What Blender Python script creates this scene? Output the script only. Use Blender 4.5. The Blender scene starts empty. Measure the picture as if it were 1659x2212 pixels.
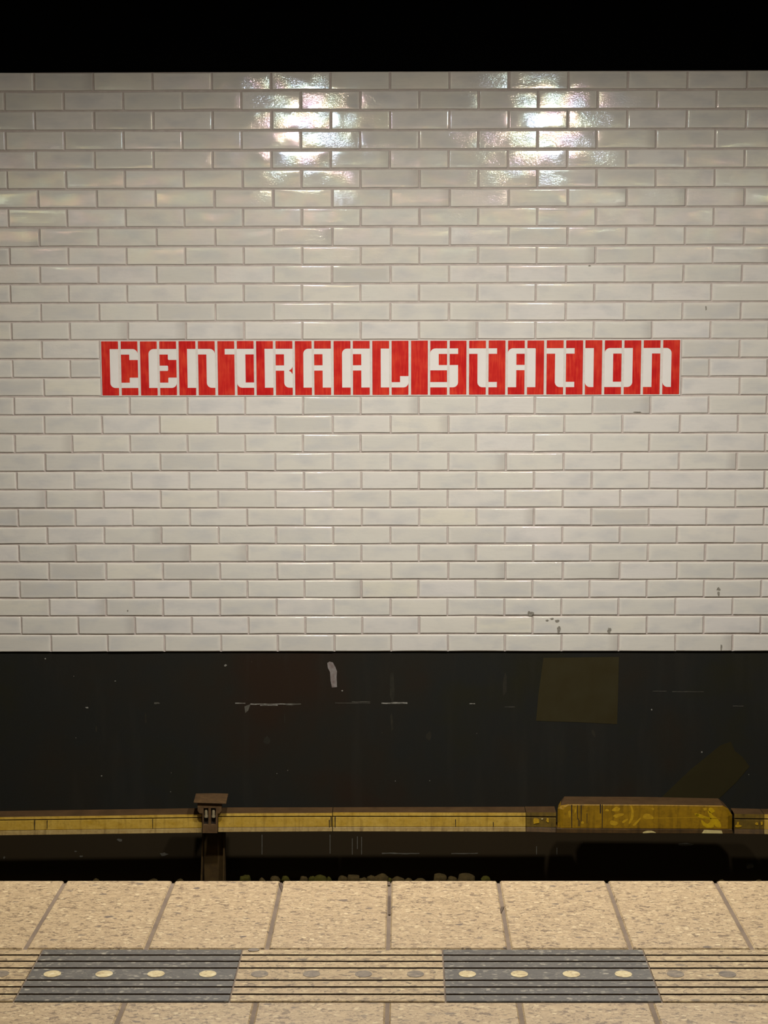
import bpy, bmesh, math, random
from mathutils import Vector, Matrix, noise as mnoise
R = random.Random(7)
scene = bpy.context.scene
COL = scene.collection

# ------------------------------------------------------------------ view
W, HH, F = 1659, 2212, 3322.0
CAMZ = 1.55
PITCH, YAW, ROLL = math.radians(7.3), math.radians(0.35), math.radians(-0.13)
# camera basis (looks along +Y at the tiled wall, slightly down)
fw = Vector((-math.sin(YAW) * math.cos(PITCH), math.cos(YAW) * math.cos(PITCH), -math.sin(PITCH)))
rt = Vector((math.cos(YAW), math.sin(YAW), 0))
up = rt.cross(fw)
rt2 = rt * math.cos(ROLL) + up * math.sin(ROLL)
up2 = -rt * math.sin(ROLL) + up * math.cos(ROLL)
cam_d = bpy.data.cameras.new('camera')
cam = bpy.data.objects.new('camera', cam_d)
COL.objects.link(cam)
M = Matrix((rt2, up2, -fw)).transposed().to_4x4()
M.translation = Vector((0, 0, CAMZ))
cam.matrix_world = M
cam_d.sensor_fit = 'HORIZONTAL'
cam_d.sensor_width = 36.0
cam_d.lens = F / W * 36.0
cam_d.clip_start = 0.05
scene.camera = cam

O = Vector((0, 0, CAMZ))


def ray(px, py):
    return (fw + rt2 * ((px - W / 2) / F) - up2 * ((py - HH / 2) / F))


def atY(px, py, Y):
    """measured photo pixel -> point on the vertical plane at distance Y"""
    d = ray(px, py)
    return O + d * (Y / d.y)


def atZ(px, py, Z=0.0):
    d = ray(px, py)
    return O + d * ((Z - CAMZ) / d.z)


# ------------------------------------------------------------------ helpers
class MB:
    def __init__(s):
        s.v, s.f, s.m = [], [], []

    def face(s, pts, mat=0):
        i = len(s.v)
        s.v += [tuple(p) for p in pts]
        s.f.append(tuple(range(i, i + len(pts))))
        s.m.append(mat)

    def loft(s, a, b, mat=0, caps=True, side_mats=None):
        """two equal rings of points -> closed solid"""
        i, n = len(s.v), len(a)
        s.v += [tuple(p) for p in a] + [tuple(p) for p in b]
        for k in range(n):
            j = (k + 1) % n
            s.f.append((i + k, i + j, i + n + j, i + n + k))
            s.m.append(side_mats[k] if side_mats else mat)
        if caps:
            s.f.append(tuple(range(i + n - 1, i - 1, -1)))
            s.m.append(mat)
            s.f.append(tuple(range(i + n, i + 2 * n)))
            s.m.append(mat)

    def box(s, x0, x1, y0, y1, z0, z1, mat=0):
        a = [(x0, y0, z0), (x1, y0, z0), (x1, y0, z1), (x0, y0, z1)]
        b = [(x0, y1, z0), (x1, y1, z0), (x1, y1, z1), (x0, y1, z1)]
        s.loft(a, b, mat)

    def build(s, name, mats, parent=None, smooth=False, bevel=0, seg=2, origin=None):  # noqa
        me = bpy.data.meshes.new(name)
        o3 = Vector(origin) if origin is not None else Vector((0, 0, 0))
        me.from_pydata([tuple(Vector(p) - o3) for p in s.v], [], s.f)
        for m in (mats if isinstance(mats, (list, tuple)) else [mats]):
            me.materials.append(m)
        me.polygons.foreach_set('material_index', s.m)
        bm = bmesh.new()
        bm.from_mesh(me)
        bmesh.ops.remove_doubles(bm, verts=bm.verts, dist=1e-6)
        bmesh.ops.recalc_face_normals(bm, faces=bm.faces)
        bm.to_mesh(me)
        bm.free()
        if smooth:
            me.polygons.foreach_set('use_smooth', [True] * len(me.polygons))
        ob = bpy.data.objects.new(name, me)
        COL.objects.link(ob)
        ob.location = o3
        if parent is not None:
            ob.parent = parent
            ob.location = o3 - parent.location
        if bevel:
            bv = ob.modifiers.new('edge', 'BEVEL')
            bv.width = bevel
            bv.segments = seg
            bv.limit_method = 'ANGLE'
            bv.angle_limit = math.radians(35)
        return ob


def thing(name, label, cat, loc=(0, 0, 0), group=None):
    o = bpy.data.objects.new(name, None)
    COL.objects.link(o)
    o.location = loc
    o.empty_display_size = 0.05
    return tag(o, label, cat, group)


def tag(o, label, cat, group=None):
    o['label'] = label
    o['category'] = cat
    if group:
        o['group'] = group
    return o


def struct(o):
    o['kind'] = 'structure'
    return o


def lin(r, g, b):
    f = lambda c: (c / 255 / 12.92) if c / 255 <= .04045 else ((c / 255 + .055) / 1.055) ** 2.4
    return (f(r), f(g), f(b), 1)


class NT:
    """tiny node-tree writer"""

    def __init__(s, name):
        s.mat = bpy.data.materials.new(name)
        s.mat.use_nodes = True
        s.n = s.mat.node_tree.nodes
        s.l = s.mat.node_tree.links
        s.b = s.n['Principled BSDF']

    def node(s, t, **kw):
        n = s.n.new(t)
        for k, v in kw.items():
            if k.startswith('i_'):
                s.put(n.inputs[int(k[2:]) if k[2:].isdigit() else k[2:].replace('_', ' ')], v)
            else:
                setattr(n, k, v)
        return n

    def put(s, sock, v):
        if isinstance(v, bpy.types.NodeSocket):
            s.l.new(v, sock)
        else:
            sock.default_value = v

    def set(s, **kw):
        for k, v in kw.items():
            s.put(s.b.inputs[k.replace('_', ' ')], v)

    def coord(s, kind='Object', scale=(1, 1, 1)):
        t = s.node('ShaderNodeTexCoord')
        m = s.node('ShaderNodeMapping')
        s.l.new(t.outputs[kind], m.inputs[0])
        m.inputs['Scale'].default_value = scale
        return m.outputs[0]

    def noise(s, vec, scale, detail=3, rough=.55, dist=0.0, out='Fac'):
        n = s.node('ShaderNodeTexNoise')
        s.put(n.inputs['Vector'], vec)
        n.inputs['Scale'].default_value = scale
        n.inputs['Detail'].default_value = detail
        n.inputs['Roughness'].default_value = rough
        n.inputs['Distortion'].default_value = dist
        return n.outputs[out]

    def ramp(s, fac, stops, interp='LINEAR'):
        n = s.node('ShaderNodeValToRGB')
        s.put(n.inputs[0], fac)
        cr = n.color_ramp
        cr.interpolation = interp
        while len(cr.elements) < len(stops):
            cr.elements.new(.5)
        for e, (p, c) in zip(cr.elements, stops):
            e.position = p
            e.color = c if len(c) == 4 else (*c, 1)
        return n.outputs[0]

    def mix(s, fac, a, b, mode='MIX'):
        n = s.node('ShaderNodeMix', data_type='RGBA', blend_type=mode)
        s.put(n.inputs[0], fac)
        s.put(n.inputs[6], a)
        s.put(n.inputs[7], b)
        return n.outputs[2]

    def math(s, op, a, b=0.0, c=None, clamp=False):
        n = s.node('ShaderNodeMath', operation=op, use_clamp=clamp)
        s.put(n.inputs[0], a)
        s.put(n.inputs[1], b)
        if c is not None:
            s.put(n.inputs[2], c)
        return n.outputs[0]

    def attr(s, name):
        n = s.node('ShaderNodeAttribute', attribute_name=name)
        return n

    def mapr(s, v, a, b, c, d):
        n = s.node('ShaderNodeMapRange')
        s.put(n.inputs[0], v)
        for i, x in enumerate((a, b, c, d)):
            s.put(n.inputs[i + 1], x)
        return n.outputs[0]

    def bump(s, h, strength, dist=.001, normal=None):
        n = s.node('ShaderNodeBump')
        s.put(n.inputs['Height'], h)
        s.put(n.inputs['Strength'], strength)
        s.put(n.inputs['Distance'], dist)
        if normal is not None:
            s.put(n.inputs['Normal'], normal)
        return n.outputs[0]


BLK = (0, 0, 0, 1)
WHT = (1, 1, 1, 1)

# ------------------------------------------------------------------ materials


def m_tile():
    t = NT('glazed_white_tile')
    tone = t.attr('tone').outputs['Fac']
    wav = t.attr('wave').outputs['Fac']
    uvn = t.node('ShaderNodeUVMap', uv_map='tile_uv').outputs[0]
    sp = t.node('ShaderNodeSeparateXYZ', i_0=uvn)
    u, v = sp.outputs[0], sp.outputs[1]
    ob = t.coord('Object')
    # random glaze shade of each brick
    base = t.ramp(tone, [(0, lin(190, 185, 174)), (.10, lin(199, 194, 182)), (.5, lin(204, 199, 186)), (.85, lin(207, 201, 192)), (1, lin(208, 202, 184))])
    # position shifted per tile, so that every tile has its own clouds
    sh = t.node('ShaderNodeCombineXYZ', i_0=t.math('MULTIPLY', tone, 37.0), i_1=0.0, i_2=t.math('MULTIPLY', tone, 91.0))
    ov = t.node('ShaderNodeVectorMath', operation='ADD', i_0=ob, i_1=sh.outputs[0]).outputs[0]
    st = t.node('ShaderNodeMapping', i_0=ov)
    st.inputs['Scale'].default_value = (1.0, 1, 2.2)
    cloud = t.noise(st.outputs[0], 7.5, 3, .5)
    cloudm = t.mapr(cloud, .46, .74, 0, .65)
    base = t.mix(cloudm, base, lin(182, 180, 176))
    # glaze runs thin towards the edges of each brick
    eu = t.math('MINIMUM', u, t.math('SUBTRACT', 1.0, u))
    ev = t.math('MINIMUM', v, t.math('SUBTRACT', 1.0, v))
    e = t.math('MINIMUM', t.math('MULTIPLY', eu, 3.1), ev)
    e2 = t.math('ADD', e, t.mapr(t.noise(ov, 14, 3), .3, .7, -.06, .06))
    em = t.mapr(e2, .02, .2, .55, 0)
    base = t.mix(em, base, lin(214, 207, 193))
    # dingy ends on some bricks
    endm = t.math('MULTIPLY', t.mapr(u, .80, 1.0, 0, 1), t.mapr(t.math('FRACT', t.math('MULTIPLY', tone, 53.7)), .84, .9, 0, .45))
    base = t.mix(endm, base, lin(150, 142, 134))
    streak = t.noise(t.node('ShaderNodeMapping', i_0=ov, i_3=(3, 3, 40)).outputs[0], 5, 4, .6)
    base = t.mix(t.mapr(streak, .5, .8, 0, .22), base, lin(172, 166, 158))
    t.set(Base_Color=base)
    # hammered glaze: fine facets on some tiles, glassy on most
    n1 = t.noise(ov, 9, 2, .5)
    n2 = t.noise(t.node('ShaderNodeMapping', i_0=ov, i_3=(.8, 1, 1.5)).outputs[0], 75, 4, .62, .8)
    n3 = t.noise(ov, 34, 2, .5, .4)
    zone = t.mapr(t.noise(ov, 8.0, 1), .38, .6, .2, 1)
    amp = t.math('MULTIPLY', t.math('MULTIPLY', zone, wav), 1.0)
    b1 = t.bump(n1, .22, .003)
    b2 = t.bump(t.math('ADD', t.math('MULTIPLY', n2, 1.15), t.math('MULTIPLY', n3, .4)), t.math('MULTIPLY', amp, .42), .0015, b1)
    t.set(Normal=b2, Roughness=t.mapr(zone, 0, 1, .07, .10), Specular_IOR_Level=.5)
    # oily lustre
    t.b.inputs['Thin Film Thickness'].default_value = 400
    t.put(t.b.inputs['Thin Film Thickness'], t.mapr(t.noise(ov, 6, 1), .3, .7, 200, 370))
    t.b.inputs['Thin Film IOR'].default_value = 1.57
    return t.mat


def m_simple(name, col, rough=.6, var=None, scale=30, metal=0.0, stretch=(1, 1, 1), bump=0.0, spec=.5):
    t = NT(name)
    c = t.coord('Object', stretch)
    n = t.noise(c, scale, 5, .6)
    if var is not None:
        t.set(Base_Color=t.ramp(n, [(.3, col), (.7, var)]))
    else:
        t.set(Base_Color=col)
    t.set(Roughness=rough, Metallic=metal, Specular_IOR_Level=spec)
    if bump:
        t.set(Normal=t.bump(n, bump, .002))
    return t.mat


def m_red():
    t = NT('red_enamel_glaze')
    tone = t.attr('tone').outputs['Fac']
    inf = t.node('ShaderNodeObjectInfo')
    ob = t.coord('Object')
    sh = t.node('ShaderNodeCombineXYZ', i_0=t.math('MULTIPLY', inf.outputs['Random'], 41.0), i_1=0.0, i_2=t.math('MULTIPLY', inf.outputs['Random'], 17.0))
    ov = t.node('ShaderNodeVectorMath', operation='ADD', i_0=ob, i_1=sh.outputs[0]).outputs[0]
    br = t.noise(t.node('ShaderNodeMapping', i_0=ov, i_3=(110, 1, 9)).outputs[0], 1, 3, .6)
    bl = t.noise(ov, 11, 2)
    f = t.math('ADD', t.math('MULTIPLY', br, .55), t.math('MULTIPLY', bl, .5))
    c = t.ramp(f, [(.36, lin(168, 16, 20)), (.5, lin(186, 28, 27)), (.66, lin(206, 62, 40))])
    c = t.mix(t.mapr(inf.outputs['Random'], 0, 1, 0, .25), c, lin(192, 58, 40))
    t.set(Base_Color=c, Roughness=.22)
    return t.mat


def m_granite(name, base, base2, chips, pale, grime=None):
    """exposed aggregate: elongated chips of two sizes in a sandy binder"""
    t = NT(name)
    w = t.coord('Object')
    wob = t.node('ShaderNodeVectorMath', operation='ADD', i_0=w,
                 i_1=t.node('ShaderNodeVectorMath', operation='SCALE', i_0=t.noise(w, 60, 2, out='Color'), i_3=.012).outputs[0]).outputs[0]
    st = t.node('ShaderNodeMapping', i_0=wob, i_3=(.55, 1, 1)).outputs[0]
    col = t.ramp(t.noise(st, 75, 6, .72), [(.32, base2), (.58, base)])
    col = t.mix(t.mapr(t.noise(st, 105, 4, .7), .56, .66, 0, .75), col, pale)
    fl = t.node('ShaderNodeVectorMath', operation='ADD', i_0=st, i_1=(3.3, 7.7, 0)).outputs[0]
    col = t.mix(t.mapr(t.noise(fl, 92, 3, .6, .3), .575, .625, 0, .85), col, chips[0])
    col = t.mix(t.mapr(t.noise(fl, 150, 3, .7, .6), .56, .63, 0, .75), col, chips[0])
    for sc, thr, siz, cc in ((58, .10, .24, chips[1]), (90, .22, .26, pale), (42, .05, .24, chips[1])):
        v = t.node('ShaderNodeTexVoronoi', feature='F1', distance='EUCLIDEAN')
        t.put(v.inputs['Vector'], st)
        v.inputs['Scale'].default_value = sc
        v.inputs['Randomness'].default_value = 1
        sep = t.node('ShaderNodeSeparateColor', i_0=v.outputs['Color'])
        pick = t.mapr(sep.outputs[0], thr - .02, thr, 1, 0)
        rad = t.mapr(v.outputs['Distance'], siz, siz + .12, 1, 0)
        m = t.math('MULTIPLY', t.math('MULTIPLY', pick, rad), t.mapr(sep.outputs[1], 0, 1, .45, 1))
        col = t.mix(m, col, cc)
    if grime:
        col = t.mix(t.mapr(t.noise(w, 2.5, 3), .4, .75, 0, .35), col, grime)
    t.set(Base_Color=col, Roughness=.42, Specular_IOR_Level=.45, Normal=t.bump(t.noise(w, 140, 3), .12, .001))
    return t.mat


def m_darkwall():
    t = NT('soot_black_paint')
    w = t.coord('Object')
    c = t.ramp(t.noise(w, 1.3, 4, .6), [(.30, lin(37, 26, 16)), (.46, lin(32, 29, 22)), (.58, lin(29, 29, 25)), (.74, lin(32, 30, 16))])
    c = t.mix(t.mapr(t.noise(t.node('ShaderNodeMapping', i_0=w, i_3=(6, 1, .7)).outputs[0], 1.6, 4), .55, .8, 0, .35), c, lin(46, 43, 36))
    c = t.mix(t.mapr(t.noise(w, 420, 2, .5), .60, .8, 0, .35), c, lin(66, 62, 50))
    # tiny pale paint flecks
    v = t.node('ShaderNodeTexVoronoi', feature='F1')
    t.put(v.inputs['Vector'], w)
    v.inputs['Scale'].default_value = 16
    sep = t.node('ShaderNodeSeparateColor', i_0=v.outputs['Color'])
    fl = t.math('MULTIPLY', t.mapr(v.outputs['Distance'], .02, .045, 1, 0), t.mapr(sep.outputs[0], .10, .12, .7, 0))
    c = t.mix(fl, c, lin(150, 145, 130))
    # brown brake dust towards the bottom band, a coat with its own edge
    sz = t.node('ShaderNodeSeparateXYZ', i_0=w)
    c = t.mix(t.mapr(sz.outputs[2], -1.12, -1.05, .75, 0), c, lin(42, 32, 15))
    t.set(Base_Color=c, Roughness=.7, Specular_IOR_Level=.12)
    return t.mat


def m_yellow(name, a, b, dirt, amount):
    t = NT(name)
    w = t.coord('Object')
    c = t.ramp(t.noise(t.node('ShaderNodeMapping', i_0=w, i_3=(3, 1, 6)).outputs[0], 6, 5, .65), [(.3, a), (.7, b)])
    ver = t.noise(t.node('ShaderNodeMapping', i_0=w, i_3=(30, 1, 3)).outputs[0], 1.3, 4, .6)
    c = t.mix(t.mapr(ver, .5, .72, 0, amount * .8), c, dirt)
    c = t.mix(t.mapr(t.noise(w, 60, 4, .7), .52, .75, 0, amount * .7), c, dirt)
    t.set(Base_Color=c, Roughness=.5, Normal=t.bump(t.noise(w, 80, 3), .15, .001))
    return t.mat


MT = dict(
    tile=m_tile(),
    grout=m_simple('grey_grout', lin(182, 170, 160), .85, lin(164, 152, 143), 25),
    signgrout=m_simple('pale_grout', lin(206, 199, 189), .8, lin(196, 186, 174), 40),
    red=m_red(),
    white=m_simple('white_enamel', lin(217, 211, 203), .3, lin(212, 206, 196), 12),
    dark=m_darkwall(),
    void=m_simple('unlit_black', (.0012, .0012, .0012, 1), .9, spec=.05),  # near-black colour holds the darkness of the unlit recess and ceiling
    granite=m_granite('beige_granite', lin(147, 126, 92), lin(124, 104, 74), (lin(88, 70, 48), lin(78, 65, 52)), lin(168, 150, 114)),
    stripl=m_granite('beige_granite_grooved', lin(142, 122, 88), lin(116, 96, 65), (lin(80, 64, 42), lin(74, 62, 47)), lin(166, 149, 110)),
    stripd=m_granite('charcoal_granite', lin(70, 65, 56), lin(57, 53, 45), (lin(50, 46, 40), lin(64, 60, 52)), lin(128, 121, 104)),
    joint=m_simple('sandy_joint', lin(100, 83, 64), .85, lin(78, 63, 47), 14),
    groove=m_simple('groove_dirt', lin(52, 38, 24), .9, lin(74, 56, 36), 60),
    discl=m_granite('cream_inlay', lin(168, 153, 112), lin(148, 130, 88), (lin(124, 105, 70), lin(136, 116, 80)), lin(182, 170, 138)),
    discd=m_granite('grey_inlay', lin(100, 88, 70), lin(82, 71, 58), (lin(66, 57, 47), lin(76, 66, 54)), lin(122, 108, 84)),
    yellow=m_yellow('faded_yellow_board', lin(164, 128, 32), lin(186, 153, 66), lin(98, 68, 16), .65),
    yellow_dirty=m_yellow('grimy_yellow_board', lin(84, 66, 14), lin(108, 84, 22), lin(50, 36, 10), .9),
    housing=m_yellow('mustard_housing', lin(124, 92, 3), lin(146, 110, 6), lin(70, 48, 3), .85),
    flange=m_yellow('dusty_flange', lin(132, 106, 52), lin(154, 132, 80), lin(82, 58, 22), .95),
    flange_dirty=m_yellow('dark_flange', lin(62, 44, 18), lin(84, 60, 26), lin(34, 24, 10), .8),
    brown=m_simple('brown_dust_top', lin(82, 60, 35), .85, lin(64, 46, 25), 14, bump=.2, spec=.15),
    rust=m_simple('rusty_brown_steel', lin(94, 70, 42), .75, lin(68, 50, 29), 30, bump=.3, spec=.2),
    steel=m_simple('black_steel', lin(26, 20, 14), .6, lin(40, 32, 22), 20),
    legm=m_simple('dark_steel_leg', lin(68, 52, 26), .8, lin(52, 39, 20), 30, spec=.1),
    porcelain=m_simple('insulator_porcelain', lin(150, 138, 108), .45, lin(118, 104, 76), 60),
    stain=m_simple('black_drip', lin(30, 18, 6), .7),
    splash=m_simple('bright_yellow_paint', lin(186, 152, 10), .45, lin(160, 126, 8), 50),
    smearpaint=m_simple('dull_yellow_smear', lin(182, 144, 14), .55, lin(150, 114, 10), 70),
    cream=m_simple('cream_paint', lin(196, 180, 122), .6, lin(176, 158, 100), 60),
    olive=m_simple('olive_overpaint', lin(49, 44, 25), .7, lin(45, 38, 17), 9, spec=.12),
    olive2=m_simple('faint_olive_overpaint', lin(41, 36, 16), .7, lin(38, 33, 14), 9, spec=.12),
    chalk=m_simple('pale_scuff', lin(150, 146, 134), .8, lin(92, 88, 78), 90),
    dust=m_simple('dull_scuff', lin(84, 80, 68), .8, lin(62, 58, 48), 60),
    faint=m_simple('faint_scuff', lin(46, 43, 34), .8, lin(36, 34, 27), 40, spec=.1),
    smear=m_simple('grey_smear', lin(128, 122, 116), .8, lin(100, 84, 76), 45),
    chipm=m_simple('chip_grey', lin(104, 98, 86), .8, lin(140, 134, 120), 120),
    ballast=m_simple('ballast_dark', lin(38, 30, 17), .95, lin(22, 17, 10), 40, bump=.5, spec=.05),
    concrete=m_simple('pit_concrete', lin(34, 30, 24), .9, lin(22, 20, 16), 6),
    stone=m_simple('ballast_grey_brown', lin(62, 50, 24), .9, lin(42, 34, 16), 40, bump=.4, spec=.1),
    stone_green=m_simple('ballast_olive', lin(56, 52, 10), .9, lin(40, 37, 8), 40, bump=.4, spec=.1),
    lampbody=m_simple('lamp_housing', lin(60, 60, 60), .5, metal=.6),
)


def m_emit(name, col, strength):
    t = NT(name)
    t.set(Base_Color=(.8, .8, .8, 1), Emission_Color=col, Emission_Strength=strength)
    return t.mat


MT['lamp'] = m_emit('lamp_glow', (1, .975, .945, 1), 1230)
MT['added_warm_lamp'] = m_emit('added_warm_glow', (1, .62, .14, 1), 110)  # for the two added side lamps
MT['tube'] = m_emit('tube_glow', (1, .82, .50, 1), 25)

# ------------------------------------------------------------------ wall_back : 31 courses of glazed brick
D = 7.9
LINES = [153.5, 195, 237.5, 280.8, 323.3, 364.9, 407.2, 448.4, 490, 531.6, 572, 612.6, 653.2, 693.7, 734, 775, 815.3, 855.7,
         896.2, 937, 977.6, 1017.8, 1057.8, 1097.6, 1136.8, 1175.4, 1214, 1252.8, 1292, 1331, 1370.4, 1408.6]
ZL = [atY(829.5, y, D).z for y in LINES]
P = (atY(829.5 + 63.6, 448, D).x - atY(829.5 - 63.6, 448, D).x)      # brick pitch
X0 = atY(829.5, 448, D).x
XS0, XS1 = atY(217.5, 795, D).x, atY(1470.5, 793, D).x               # sign recess
HJ = .0039                                                           # half a joint


def ztilt(x, i):
    return ZL[i] + .0006 * math.sin(x * 2.1 + i * 1.7)


wv, wf, wm, wuv, wtone, wwave = [], [], [], [], [], []


def brick(x0, x1, i):
    """pillowed brick with rounded, slightly wavy edges"""
    j = lambda a=.0011: R.uniform(-a, a)
    c = {}
    zt0, zt1 = ztilt(x0, i) - HJ + j(), ztilt(x1, i) - HJ + j()
    zb0, zb1 = ztilt(x0, i + 1) + HJ + j(), ztilt(x1, i + 1) + HJ + j()
    xl0, xl1 = x0 + HJ + j(), x0 + HJ + j()
    xr0, xr1 = x1 - HJ + j(), x1 - HJ + j()
    bow_t, bow_b = R.uniform(-.0016, .001), R.uniform(-.001, .0016)
    w, h = x1 - x0, ZL[i] - ZL[i + 1]
    tx, tz, dy = R.gauss(0, .004), R.gauss(0, .0045), R.uniform(-.0008, .0008)
    pil = R.uniform(.0, .0006)
    e1, e2, e3, e4 = .0009, .0022, .0040, .0062
    us = [0, 0, e1 / w, e2 / w, e3 / w, e4 / w] + [k / 6 for k in range(1, 6)] + [1 - e4 / w, 1 - e3 / w, 1 - e2 / w, 1 - e1 / w, 1, 1]
    vs = [0, 0, e1 / h, e2 / h, e3 / h, e4 / h] + [k / 4 for k in range(1, 4)] + [1 - e4 / h, 1 - e3 / h, 1 - e2 / h, 1 - e1 / h, 1, 1]
    dep = {0: .009, 1: .0045, 2: .0024, 3: .0008, 4: .0001}
    nu, nv = len(us), len(vs)
    s = len(wv)
    seed = R.random() * 50
    tone, wave = R.random(), (R.uniform(.6, 1.2) if R.random() < .6 else R.uniform(.3, .55))
    for b, v in enumerate(vs):
        for a, u in enumerate(us):
            xb = xl0 + (xr0 - xl0) * u
            xt = xl1 + (xr1 - xl1) * u
            x = xb + (xt - xb) * v
            bend = 4 * u * (1 - u)
            zb = zb0 + (zb1 - zb0) * u + bow_b * bend
            zt = zt0 + (zt1 - zt0) * u + bow_t * bend
            z = zb + (zt - zb) * v
            k = min(a, nu - 1 - a, b, nv - 1 - b)
            y = D + dep.get(k, 0) + dy + tx * (x - (x0 + x1) / 2) + tz * (z - (ZL[i] + ZL[i + 1]) / 2)
            y -= pil * 4 * u * (1 - u) * 4 * v * (1 - v)
            if k > 1:
                y += .0006 * mnoise.noise(Vector((x * 11 + seed, z * 20, seed)))
            wv.append((x, y, z))
            wuv.append((u, v))
            wtone.append(tone)
            wwave.append(wave)
    for b in range(nv - 1):
        for a in range(nu - 1):
            wf.append((s + b * nu + a, s + b * nu + a + 1, s + (b + 1) * nu + a + 1, s + (b + 1) * nu + a))
            wm.append(0)


for i in range(31):
    off = -5.891 if i % 2 == 0 else -6.406
    off += R.uniform(-.012, .012)
    for k in range(-8, 22):
        a, b = X0 + (off + k) * P, X0 + (off + k + 1) * P
        a += R.uniform(-.001, .001)
        if b < -4.0 or a > 4.0:
            continue
        if 14 <= i <= 16:
            if a < XS1 and b > XS0:
                if a < XS0 - .03:
                    brick(a, XS0, i)
                if b > XS1 + .03:
                    brick(XS1, b, i)
                continue
        brick(a, b, i)
# grout bed behind the bricks
ZT, ZB = ZL[0], ZL[31]
g = MB()
g.box(-4.15, 4.15, D + .0065, D + .30, ZB + .002, ZT - .002, 1)
n0 = len(wv)
wv += g.v
wf += [tuple(n0 + q for q in f) for f in g.f]
wm += g.m
wuv += [(.5, .5)] * len(g.v)
wtone += [.5] * len(g.v)
wwave += [0] * len(g.v)
me = bpy.data.meshes.new('wall_back')
me.from_pydata(wv, [], wf)
me.materials.append(MT['tile'])
me.materials.append(MT['grout'])
me.polygons.foreach_set('material_index', wm)
me.polygons.foreach_set('use_smooth', [m == 0 for m in wm])
uvl = me.uv_layers.new(name='tile_uv')
for lp in me.loops:
    uvl.data[lp.index].uv = wuv[lp.vertex_index]
me.attributes.new('tone', 'FLOAT', 'POINT').data.foreach_set('value', wtone)
me.attributes.new('wave', 'FLOAT', 'POINT').data.foreach_set('value', wwave)
wall = bpy.data.objects.new('wall_back', me)
COL.objects.link(wall)
struct(wall)


def blob(cx, cy, rx, ry, n=9, jit=.35, rot=0.0):
    pts = []
    for k in range(n):
        a = 2 * math.pi * k / n
        r = 1 + R.uniform(-jit, jit)
        x, y = rx * r * math.cos(a), ry * r * math.sin(a)
        pts.append((cx + x * math.cos(rot) - y * math.sin(rot), cy + x * math.sin(rot) + y * math.cos(rot)))
    return pts


def patch(mb, pix, Y, th=.0004, mat=0):
    """thin coat of paint on a vertical surface at Y"""
    a = [atY(x, y, Y) for x, y in pix]
    mb.loft([p - Vector((0, th, 0)) for p in a], a, mat)


chips = MB()
for cx, cy, rx, ry in ((1552, 1273, 4, 4), (1147, 1326, 7, 4), (1143, 1323, 3, 3), (1182, 1340, 4, 2), (1192, 1337, 4, 2), (1204, 1341, 5, 3),
                       (1207, 1359, 4, 8), (1316, 1361, 4, 6), (1558, 1398, 2, 6), (276, 1319, 1.5, 2), (1525, 665, 1.5, 5), (1274, 574, 3, 1.5), (1377, 890, 7, 1.2),
                       (1552, 1283, 3, 5)):
    patch(chips, blob(cx, cy, rx, ry), D - .0022, .0003)
co = chips.build('chip_mark', MT['chipm'], wall)

# ------------------------------------------------------------------ dark wall below, black recess above
DL = D + .016
zfloor = -1.72
lw = MB()
lw.box(-4.15, 4.15, DL, DL + .3, zfloor - .1, ZB + .002)
lower = struct(lw.build('wall_lower', MT['dark']))
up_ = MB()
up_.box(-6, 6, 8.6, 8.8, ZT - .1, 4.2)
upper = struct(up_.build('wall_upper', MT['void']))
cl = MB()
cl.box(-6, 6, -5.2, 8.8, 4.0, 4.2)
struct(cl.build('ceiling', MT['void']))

pp = MB()
patch(pp, [(1174, 1421), (1252, 1420), (1337, 1419), (1335, 1500), (1333, 1564), (1250, 1560), (1158, 1557), (1163, 1500)], DL - .0002, .0012)
tag(pp.build('paint_patch', MT['olive'], origin=atY(1250, 1564, DL)), 'large upright olive patch of overpaint on the black wall below the white tiles', 'paint patch')
pp = MB()
patch(pp, [(1425, 1726), (1490, 1664), (1556, 1610), (1579, 1602), (1587, 1622), (1604, 1635), (1619, 1656), (1590, 1690), (1552, 1726)], DL - .0002, .0012)
tag(pp.build('paint_patch', MT['olive2'], origin=atY(1500, 1726, DL)), 'slanting olive patch of overpaint rising behind the bulging yellow rail housing', 'paint patch')
sm = MB()
patch(sm, [(707, 1432), (712, 1429), (719, 1431), (724, 1440), (728, 1450), (727, 1462), (728, 1484), (717, 1485), (714, 1470), (713, 1452), (708, 1442)], DL - .0001, .0009)
sm.build('paint_smear', MT['smear'], lower)


def scuff(name, mat, items, Y=DL - .0001):
    m = MB()
    for it in items:
        patch(m, it, Y, .0007)
    return m.build(name, MT[mat], lower)


def dash(x0, x1, y, h):
    n = max(3, int((x1 - x0) / 9))
    top = [(x0 + (x1 - x0) * k / n, y - h * R.uniform(.2, 1) / 2) for k in range(n + 1)]
    bot = [(x1 - (x1 - x0) * k / n, y + h * R.uniform(.2, 1) / 2) for k in range(n + 1)]
    return top + bot


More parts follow.
